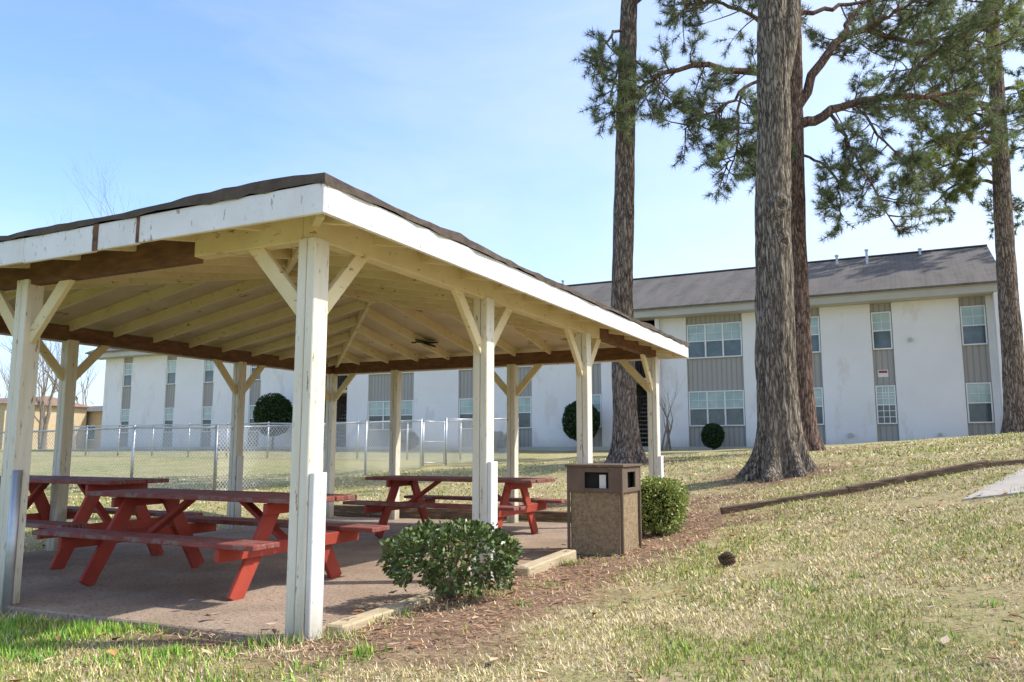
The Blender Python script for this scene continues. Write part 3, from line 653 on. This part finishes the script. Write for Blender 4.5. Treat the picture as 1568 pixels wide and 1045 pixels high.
c1.limb(VV([(2.9,19,10.9),(2.6,18.6,10.2),(2.4,18.4,9.4),(2.45,18.3,8.9)]),.035,.01,9,.5,.2,.4)
c1.limb(VV([(3.0,19,12.2),(3.5,18.6,12.4),(4.0,18.4,12.2),(4.4,18.3,11.7)]),.045,.01,12,.8,.1,.2)
c1.limb(VV([(3.0,19,10.9),(3.4,18.6,10.2),(3.7,18.4,9.6),(4.0,18.3,9.2)]),.035,.01,8,.6,.2,.3)
c1.build(t1,M_pbark)
# centre pine
t3=empty('pine_tree',V(7.27,20,1)); g3=G(-2.37,21.15)
trunk('trunk',VV([(7.27,20,g3-.15),(7.3,20,g3+5),(7.42,20,g3+8.5),(7.55,20,g3+12),(7.6,20,g3+17)]),lambda s:.30-.009*s,.28,M_pbark2,t3,6,2.2,84,30,.08)
c3=Crown(5)
c3.limb(VV([(7.55,20,10.4),(6.9,19.7,10.75),(6.17,19.5,10.75),(4.79,19,10.6),(3.6,18.6,10.2),(3.1,18.4,9.7)]),.13,.03,24,1.1,.15,.35)
c3.limb(VV([(6.5,19.6,10.7),(5.7,19.2,9.9),(4.9,18.9,9.3),(4.2,18.7,8.9)]),.05,.015,18,.8,.15,.25)
c3.limb(VV([(6.0,19.5,10.3),(5.7,19.2,9.2),(5.6,19,8.4),(5.2,18.8,7.9)]),.04,.012,18,.75,.15,.3)
c3.limb(VV([(6.8,19.6,10.7),(6.5,19.2,9.6),(6.4,19,8.4),(6.3,18.8,7.9)]),.04,.012,17,.65,.15,.3)
c3.limb(VV([(7.5,20,11.5),(6.5,19.7,12.2),(5.3,19.2,12.4),(4.2,18.9,12.2)]),.08,.02,20,1.1,.1,.3)
c3.limb(VV([(7.5,20,12.6),(6.4,19.3,13.2),(5.0,18.6,13.6),(3.9,18,13.4)]),.08,.02,14,1.2,.1,.3)
c3.limb(VV([(7.5,20,9.5),(8.1,19.9,9.7),(8.7,19.8,9.95),(9.76,19.9,10.15),(11.2,20.3,10.4),(12.95,21,10.8)]),.15,.04,22,1.2,.1,.25)
c3.limb(VV([(8.3,19.9,9.8),(8.5,19.2,8.5),(8.75,18.8,7.4),(9.1,18.4,6.3)]),.05,.012,20,.75,.15,.15)
c3.limb(VV([(9.0,19.8,9.9),(9.2,19.2,9.0),(9.7,18.9,8.0),(9.8,18.7,7.3)]),.04,.012,15,.7,.15,.2)
c3.limb(VV([(7.5,20,8.8),(7.9,19.5,8.2),(8.2,19.2,7.4),(8.1,19,6.7)]),.04,.012,13,.6,.15,.3)
c3.limb(VV([(7.52,20,10.0),(8.3,20.1,11.4),(9.2,20.2,12.2),(10.7,20.3,12.0),(12.6,20.6,12.3)]),.14,.04,26,1.4,.05,.2,1.2)
c3.limb(VV([(8.8,20.1,12.0),(9.5,20.4,13.0),(10.5,20.8,13.8),(12,21,14.2)]),.08,.03,18,1.4,0,.2,1.2)
c3.limb(VV([(10.0,20,10.2),(10.8,19.6,11.1),(11.6,19.4,11.5),(12.4,19.3,11.3)]),.06,.02,17,1.3,.05,.1,1.2)
c3.limb(VV([(9.0,20.1,12.0),(10.0,19.6,12.4),(11.0,19.4,12.7),(12.2,19.3,12.6)]),.06,.02,17,1.3,.05,.1,1.2)
c3.limb(VV([(11.2,20.3,10.4),(11.8,20.0,9.9),(12.4,19.8,9.5),(12.9,19.6,9.0)]),.05,.015,15,1.1,.1,.1,1.1)
for hgt,ax,l in((12.5,.2,4),(13.3,-.7,3.6),(13.8,1.4,3.2),(14.4,2.6,3.2),(15,4.2,3),(15.5,.6,3),(16,3.1,2.4),(16.5,5.4,2.2),(17,1.8,2)):
    b=np.array([7.55,20,hgt]); c3.limb(VV([tuple(b),tuple(b+[math.cos(ax)*l*.5,math.sin(ax)*l*.5,.7]),tuple(b+[math.cos(ax)*l,math.sin(ax)*l,1.1])]),.07,.02,8,1.2,.1)
c3.build(t3,M_pbark2)
# right-edge pine
t4=empty('pine_tree',V(15.7,25,1.5)); q4=V(15.75,25); g4=G(q4[0],q4[1])
trunk('trunk',VV([(15.75,25,g4-.2),(15.85,25,g4+6),(16.0,25,g4+11),(16.1,25,g4+17)]),lambda s:.34-.010*s,.2,M_pbark,t4,6,3.2,70,26,.07)
c4=Crown(8)
for z_,ax,l in((9.6,2.9,2.2),(10.2,3.2,2.9),(10.8,3.6,3.2),(11.4,2.5,3.0),(11.9,-2.6,3.2),(12.3,3.1,3.6),(12.8,0,2.6),(13.2,3.6,3.2),(13.9,2.6,3.2),(14.6,-2,2.8),(15,3,3.0),(15.6,1,2.5),(16.4,4,2.2),(17,2,2)):
    b=np.array([16.0,25,z_]); c4.limb(VV([tuple(b),tuple(b+[math.cos(ax)*l*.5,math.sin(ax)*l*.5,.15]),tuple(b+[math.cos(ax)*l,math.sin(ax)*l,-.5 if z_<13 else .4])]),.07,.02,14,1.25,.14,.15,1.2)
c4.build(t4,M_pbark,22,.2,.0085,(.24,.29,.095))
# pine behind the building's east end
x5,y5=7.2,40.5; g5=G(x5,y5); t5=empty('pine_tree',(x5,y5,g5))
trunk('trunk',[(x5,y5,g5-.2),(x5,y5,g5+9),(x5+.2,y5,g5+20)],lambda s:.34-.011*s,.2,M_pbark,t5,6,3.9,40,14,.07)
c5=Crown(15)
for i in range(15):
    z_=11.5+i*.62; ax=i*2.4; l=4.2-i*.16; b=np.array([x5+.1,y5,z_]); c5.limb([tuple(b),tuple(b+[math.cos(ax)*l*.5,math.sin(ax)*l*.5,.2]),tuple(b+[math.cos(ax)*l,math.sin(ax)*l,0.])],.07,.02,11,1.3,.12,.2,1)
c5.build(t5,M_pbark,14,.24,.016,(.17,.21,.08))
# distant bare trees and houses on the left
q=V(-30,60); bare_tree('bare_tree',q[0],q[1],1,24,.3,5,5,.5,first=.36)
for i,(x_,d_,h_) in enumerate(((-38,62,16),(-41,70,18),(-36,66,15),(-45,66,17),(-52,85,17),(-47,90,18),(-35,60,14),(-43,74,15),(-56,92,19),(-49,78,14))):
    q=V(x_,d_); bare_tree('bare_tree',q[0],q[1],1,h_,.22,40+i,4,.5,first=.28)
M_tan=mat('tan_brick',(.50,.40,.25),(.6,.48,.31),3,.9); M_redroof=mat('brown_roof',(.22,.15,.12),(.3,.2,.16),3,.9)
def house(x,y,w,d,h,m1,m2,name):
    a=V(x,y); e=empty(name,(a[0],a[1],1)); X0,Y0=a[0],a[1]
    P().box(X0-w/2,X0+w/2,Y0,Y0+d,.5,h).build('walls',m1,e)
    r=P(); r.add([(X0-w/2-.5,Y0-.5,h),(X0+w/2+.5,Y0-.5,h),(X0+w/2+.5,Y0+d+.5,h),(X0-w/2-.5,Y0+d+.5,h),(X0-w/2,Y0+d/2,h+.9),(X0+w/2,Y0+d/2,h+.9)],[(0,1,5,4),(1,2,5),(2,3,4,5),(3,0,4),(3,2,1,0)]); r.build('roof',m2,e)
    p=P(); fr_=P()
    k=int(w/3)
    for i in range(k):
        xx=X0-w/2+1.5+i*3; p.box(xx-.6,xx+.6,Y0-.04,Y0-.003,1.9,3.2); fr_.box(xx-.7,xx+.7,Y0-.07,Y0-.041,3.2,3.3).box(xx-.7,xx+.7,Y0-.07,Y0-.041,1.8,1.9)
    p.build('windows',M_gl_lo,e); fr_.build('trims',M_frame,e)
house(-43,80,24,9,4.6,M_tan,M_roof,'brick_house'); house(-50,74,10,8,5.0,M_tan,M_redroof,'brick_house')
cc=[]
for i in range(260):
    th=random.uniform(-1.1,1.0); D=random.uniform(130,190); x_,y_=math.sin(th)*D,math.cos(th)*D
    hgt=random.uniform(3.5,7)
    for k in range(60):
        cc.append(V(x_+random.gauss(0,3.4),y_+random.gauss(0,3.4),1+abs(random.gauss(hgt*.5,hgt*.3))))
leafcloud('distant_trees',np.array(cc),.75,(.14,.13,.09),None,M_leafB,var=.4)
# ------------------------------------------------------------------ chain link fence
def linkmat():
    m,nt,b,out=newmat('chain_link_mesh'); tc=N(nt,'ShaderNodeTexCoord'); sp=N(nt,'ShaderNodeSeparateXYZ'); nt.links.new(tc.outputs['Object'],sp.inputs[0])
    def mth(op,a,b_=None):
        n_=N(nt,'ShaderNodeMath',operation=op)
        for i,v in enumerate((a,b_)):
            if v is None: continue
            if isinstance(v,(int,float)): n_.inputs[i].default_value=v
            else: nt.links.new(v,n_.inputs[i])
        return n_.outputs[0]
    h=mth('ADD',sp.outputs[0],sp.outputs[1]); o=[]
    for op in('ADD','SUBTRACT'):
        q=mth(op,h,sp.outputs[2]); q=mth('DIVIDE',q,.095); q=mth('FRACT',q); o.append(mth('LESS_THAN',q,.14))
    al=mth('MAXIMUM',o[0],o[1]); b.inputs['Base Color'].default_value=(.5,.52,.54,1); b.inputs['Metallic'].default_value=.3; b.inputs['Roughness'].default_value=.5
    nt.links.new(al,b.inputs['Alpha']); return m
M_link=linkmat()
fe=empty('chain_link_fence',(-12.7,18,.4)); fp=P(); fm=P()
def run(a,b,n_,hh=1.35):
    pts=[(a[0]+(b[0]-a[0])*i/n_,a[1]+(b[1]-a[1])*i/n_) for i in range(n_+1)]; g=[G(*p) for p in pts]
    for p,z in zip(pts,g): fp.tube([(p[0],p[1],z-.1),(p[0],p[1],z+hh+.05)],.032,8)
    for i in range(n_):
        p,q=pts[i],pts[i+1]
        fp.tube([(p[0],p[1],g[i]+hh),(q[0],q[1],g[i+1]+hh)],.025,6)
        fm.add([(p[0]+.03,p[1]+.03,g[i]+.03),(q[0]+.03,q[1]+.03,g[i+1]+.03),(q[0]+.03,q[1]+.03,g[i+1]+hh),(p[0]+.03,p[1]+.03,g[i]+hh)],[(0,1,2,3)])
run((-13,12.3),(-12.4,19.2),3); run((-12.3,20.4),(-11.7,24.0),2); run((-13,12.3),(-26,12.6),5); run((-11.7,24),(-36,24.3),11)
for (x_,y_) in((-12.39,19.3),(-12.31,20.3)):
    z_=G(x_,y_); fp.tube([(x_,y_,z_+.05),(x_,y_,z_+1.3)],.025,8)
z_=G(-12.35,19.8)
for k in(.1,.7,1.28): fp.tube([(-12.39,19.3,z_+k),(-12.31,20.3,z_+k)],.02,6)
fm.add([(-12.36,19.3,z_+.1),(-12.28,20.3,z_+.1),(-12.28,20.3,z_+1.28),(-12.36,19.3,z_+1.28)],[(0,1,2,3)])
fp.build('posts_and_rails',M_galv,fe,smooth=True); fm.build('mesh',M_link,fe)
# ------------------------------------------------------------------ light, sky, camera
el=math.radians(47); Sx,Sy=.89,.45
sd=Vector((Sx*math.cos(el),Sy*math.cos(el),math.sin(el))).normalized()
L=bpy.data.lights.new('sun','SUN'); L.energy=5; L.angle=math.radians(.53); L.color=(1,.95,.87)
lo=bpy.data.objects.new('sun',L); scene.collection.objects.link(lo); lo.rotation_euler=sd.to_track_quat('Z','Y').to_euler(); lo.location=(5,5,20)
w=bpy.data.worlds.new('World'); scene.world=w; w.use_nodes=True; nt=w.node_tree; bg=nt.nodes['Background']
sky=nt.nodes.new('ShaderNodeTexSky'); sky.sky_type='NISHITA'; sky.sun_disc=False; sky.sun_elevation=el; sky.sun_rotation=math.atan2(Sx,Sy)
sky.air_density=1.0; sky.dust_density=2.0; sky.ozone_density=1.0; sky.altitude=50
tc=nt.nodes.new('ShaderNodeTexCoord'); gen=tc.outputs['Generated']
sp=nt.nodes.new('ShaderNodeSeparateXYZ'); nt.links.new(gen,sp.inputs[0])
def M(op,a,b=None,c=None,clamp=False):
    n_=nt.nodes.new('ShaderNodeMath'); n_.operation=op; n_.use_clamp=clamp
    for i,v in enumerate((a,b,c)):
        if v is None: continue
        if isinstance(v,(int,float)): n_.inputs[i].default_value=v
        else: nt.links.new(v,n_.inputs[i])
    return n_.outputs[0]
zen=M('MULTIPLY_ADD',sp.outputs[2],2.2,-1.1,True)   # 0 low in the sky, 1 overhead
mul=mix(nt,zen,(1.8,2.05,2.55),(.85,.9,1.0))
base=mix(nt,1.0,sky.outputs[0],mul,'MULTIPLY')
dt=nt.nodes.new('ShaderNodeVectorMath'); dt.operation='DOT_PRODUCT'; nt.links.new(gen,dt.inputs[0]); dt.inputs[1].default_value=(.95,.31,0)
hz=M('POWER',M('MAXIMUM',M('SUBTRACT',1,sp.outputs[2]),0),3.5)
side=M('MULTIPLY_ADD',dt.outputs['Value'],.75,.38)
f=M('MULTIPLY_ADD',M('MAXIMUM',side,0),.62,M('MULTIPLY',hz,.32))
mp=nt.nodes.new('ShaderNodeMapping'); mp.inputs['Scale'].default_value=(1.2,1.2,4); nt.links.new(gen,mp.inputs[0])
cl=noi(nt,mp.outputs[0],1.6,6,.6,.4); f2=M('ADD',f,M('MULTIPLY_ADD',cl,.9,-.45),clamp=True)
f2=M('MULTIPLY',f2,M('MULTIPLY_ADD',zen,-.85,1))
c=mix(nt,f2,base,(6.9,7.3,7.6)); nt.links.new(c,bg.inputs[0]); bg.inputs[1].default_value=.15
cam=bpy.data.cameras.new('camera'); cam.lens=28.03; cam.sensor_width=36; cam.clip_end=3000; cam.clip_start=.05
co=bpy.data.objects.new('camera',cam); scene.collection.objects.link(co); co.location=(0,0,1.1); co.rotation_euler=(math.radians(97.6),0,TH); scene.camera=co
scene.view_settings.view_transform='Standard'; scene.view_settings.look='None'; scene.view_settings.exposure=0
